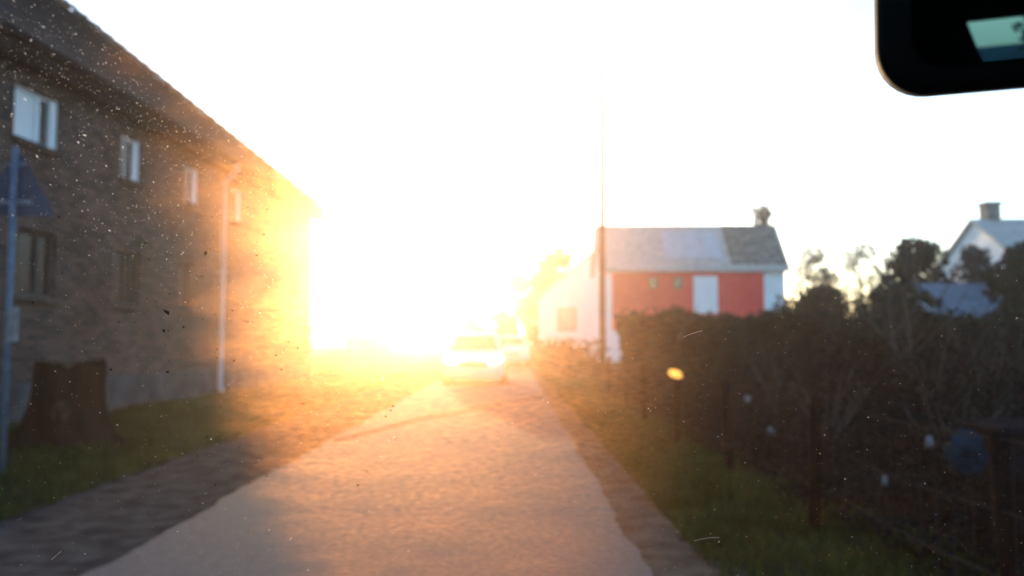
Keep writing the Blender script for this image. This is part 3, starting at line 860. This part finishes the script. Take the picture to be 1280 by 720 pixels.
mr.inputs["To Min"].default_value = FILM * .55; mr.inputs["To Max"].default_value = FILM * 1.45
t.links.new(nz.outputs["Fac"], mr.inputs[0])
# uneven dirt edge: dust thins out to its left, set to bound the glare
sx = t.nodes.new("ShaderNodeSeparateXYZ"); t.links.new(tc.outputs["Object"], sx.inputs[0])
wob = t.nodes.new("ShaderNodeMath"); wob.operation = 'MULTIPLY_ADD'; wob.inputs[1].default_value = 0.07
t.links.new(nz.outputs["Fac"], wob.inputs[0]); t.links.new(sx.outputs["X"], wob.inputs[2])
glare_edge_l = t.nodes.new("ShaderNodeMapRange"); glare_edge_l.interpolation_type = 'SMOOTHSTEP'
glare_edge_l.inputs["From Min"].default_value = -.143; glare_edge_l.inputs["From Max"].default_value = -.075
glare_edge_l.inputs["To Min"].default_value = .03; glare_edge_l.inputs["To Max"].default_value = 1.0
t.links.new(wob.outputs[0], glare_edge_l.inputs[0])
mu = t.nodes.new("ShaderNodeMath"); mu.operation = 'MULTIPLY'
glare_edge_r = t.nodes.new("ShaderNodeMapRange"); glare_edge_r.interpolation_type = 'SMOOTHSTEP'   # dust thinned on the right too, only to hold back the glare
glare_edge_r.inputs["From Min"].default_value = .05; glare_edge_r.inputs["From Max"].default_value = .17
glare_edge_r.inputs["To Min"].default_value = 1.0; glare_edge_r.inputs["To Max"].default_value = .10
t.links.new(wob.outputs[0], glare_edge_r.inputs[0])
m2 = t.nodes.new("ShaderNodeMath"); m2.operation = 'MULTIPLY'
t.links.new(mr.outputs[0], m2.inputs[0]); t.links.new(glare_edge_r.outputs[0], m2.inputs[1])
fg = t.nodes.new("ShaderNodeTexNoise"); fg.inputs["Scale"].default_value = 420; fg.inputs["Detail"].default_value = 3   # grain of the dust
mp2 = t.nodes.new("ShaderNodeMapping"); mp2.inputs["Scale"].default_value = (.45, 1, 1); t.links.new(tc.outputs["Object"], mp2.inputs[0]); t.links.new(mp2.outputs[0], fg.inputs["Vector"])
fr_ = t.nodes.new("ShaderNodeMapRange"); fr_.inputs["From Min"].default_value = .35; fr_.inputs["From Max"].default_value = .65
fr_.inputs["To Min"].default_value = .55; fr_.inputs["To Max"].default_value = 1.45; t.links.new(fg.outputs["Fac"], fr_.inputs[0])
m3 = t.nodes.new("ShaderNodeMath"); m3.operation = 'MULTIPLY'
t.links.new(m2.outputs[0], m3.inputs[0]); t.links.new(fr_.outputs[0], m3.inputs[1])
t.links.new(m3.outputs[0], mu.inputs[0]); t.links.new(glare_edge_l.outputs[0], mu.inputs[1])
t.links.new(mu.outputs[0], pv.inputs["Density"])
t.links.new(pv.outputs[0], t.nodes["Material Output"].inputs["Volume"])
ws = q.build('windscreen', fm)
tag(ws, 'dusty scratched car windscreen in front of everything, glaring in the low sun', 'windscreen')

# grains of dirt and hairline scratches on its outer face
M['dust'] = leaf_mat("dust_grain", (0.50, 0.48, 0.45), (0.7, 0.67, 0.64), 0.6, 60)
M['dirt_spot'] = mat("dark_dirt_grain", (0.03, 0.022, 0.016), .9)
def on_glass(u, w, off=.0062): return ws_pt(u, w) + Vector((0, .74, .67)) * off
q = MB(); r_ = random.Random(5)
ax = Vector((1, 0, 0)); ay = Vector((0, -.67, .74))
def grain(u, w, s, mi):
    p = on_glass(u, w); k = r_.randint(4, 6); a0 = r_.uniform(0, 6.28); st_ = r_.uniform(1, 2.4); ang = r_.uniform(0, 3.14)
    vs = []
    for j in range(k):
        th = a0 + 6.283 * j / k; rr = s * r_.uniform(.5, 1.1)
        x_, y_ = math.cos(th) * rr * st_, math.sin(th) * rr
        x_, y_ = x_ * math.cos(ang) - y_ * math.sin(ang), x_ * math.sin(ang) + y_ * math.cos(ang)
        vs.append(p + ax * x_ + ay * y_)
    q.add(vs + [p + Vector((0, .74, .67)) * s * .7], [(j, (j + 1) % k, k) for j in range(k)], mi)
for k in range(9000):
    grain(r_.uniform(-1, .75), r_.uniform(.1, 1), .00013 * math.exp(r_.gauss(0, .45)), 0)
for k in range(8500):
    u, w = r_.gauss(-.60, .10), r_.gauss(.79, .085)
    if -1 < u < .7 and 0 < w < 1: grain(u, w, .00012 * math.exp(r_.gauss(0, .45)), 0)
for k in range(420):
    u, w = r_.gauss(-.60, .07), r_.gauss(.59, .09)
    if abs(u + .6) < .13 and .42 < w < .70: grain(u, w, .00036 * math.exp(r_.gauss(0, .4)), 1)
o = q.build('dirt_grains', [M['dust'], M['dirt_spot']], ws); o['kind'] = 'stuff'
q = MB()
for k in range(8):
    u, w = r_.uniform(-.95, .3), r_.uniform(.3, .98); a = r_.gauss(.1, .5); L = r_.uniform(.004, .018); cv = r_.uniform(-.3, .3)
    pts = []
    for j in range(6):
        tt = j / 5; pts.append(on_glass(u, w) + (ax * math.cos(a + cv * tt) + ay * math.sin(a + cv * tt)) * L * tt)
    q.tube(pts, .00011, 4, False)
o = q.build('scratches', M['dust'], ws); o['kind'] = 'stuff'

# ------------------------------------------------------------------ haze
q = MB(); q.box(-430, 430, -70, 430, -1.0, 14.0)
hz = bpy.data.materials.new("haze_air"); hz.use_nodes = True
t = hz.node_tree; t.nodes.remove(t.nodes["Principled BSDF"])
pv = t.nodes.new("ShaderNodeVolumePrincipled")
pv.inputs["Color"].default_value = (0.95, 0.95, 0.95, 1)
pv.inputs["Density"].default_value = 0.0011
pv.inputs["Anisotropy"].default_value = 0.88
t.links.new(pv.outputs[0], t.nodes["Material Output"].inputs["Volume"])
tag(q.build('haze', hz), kind='stuff')
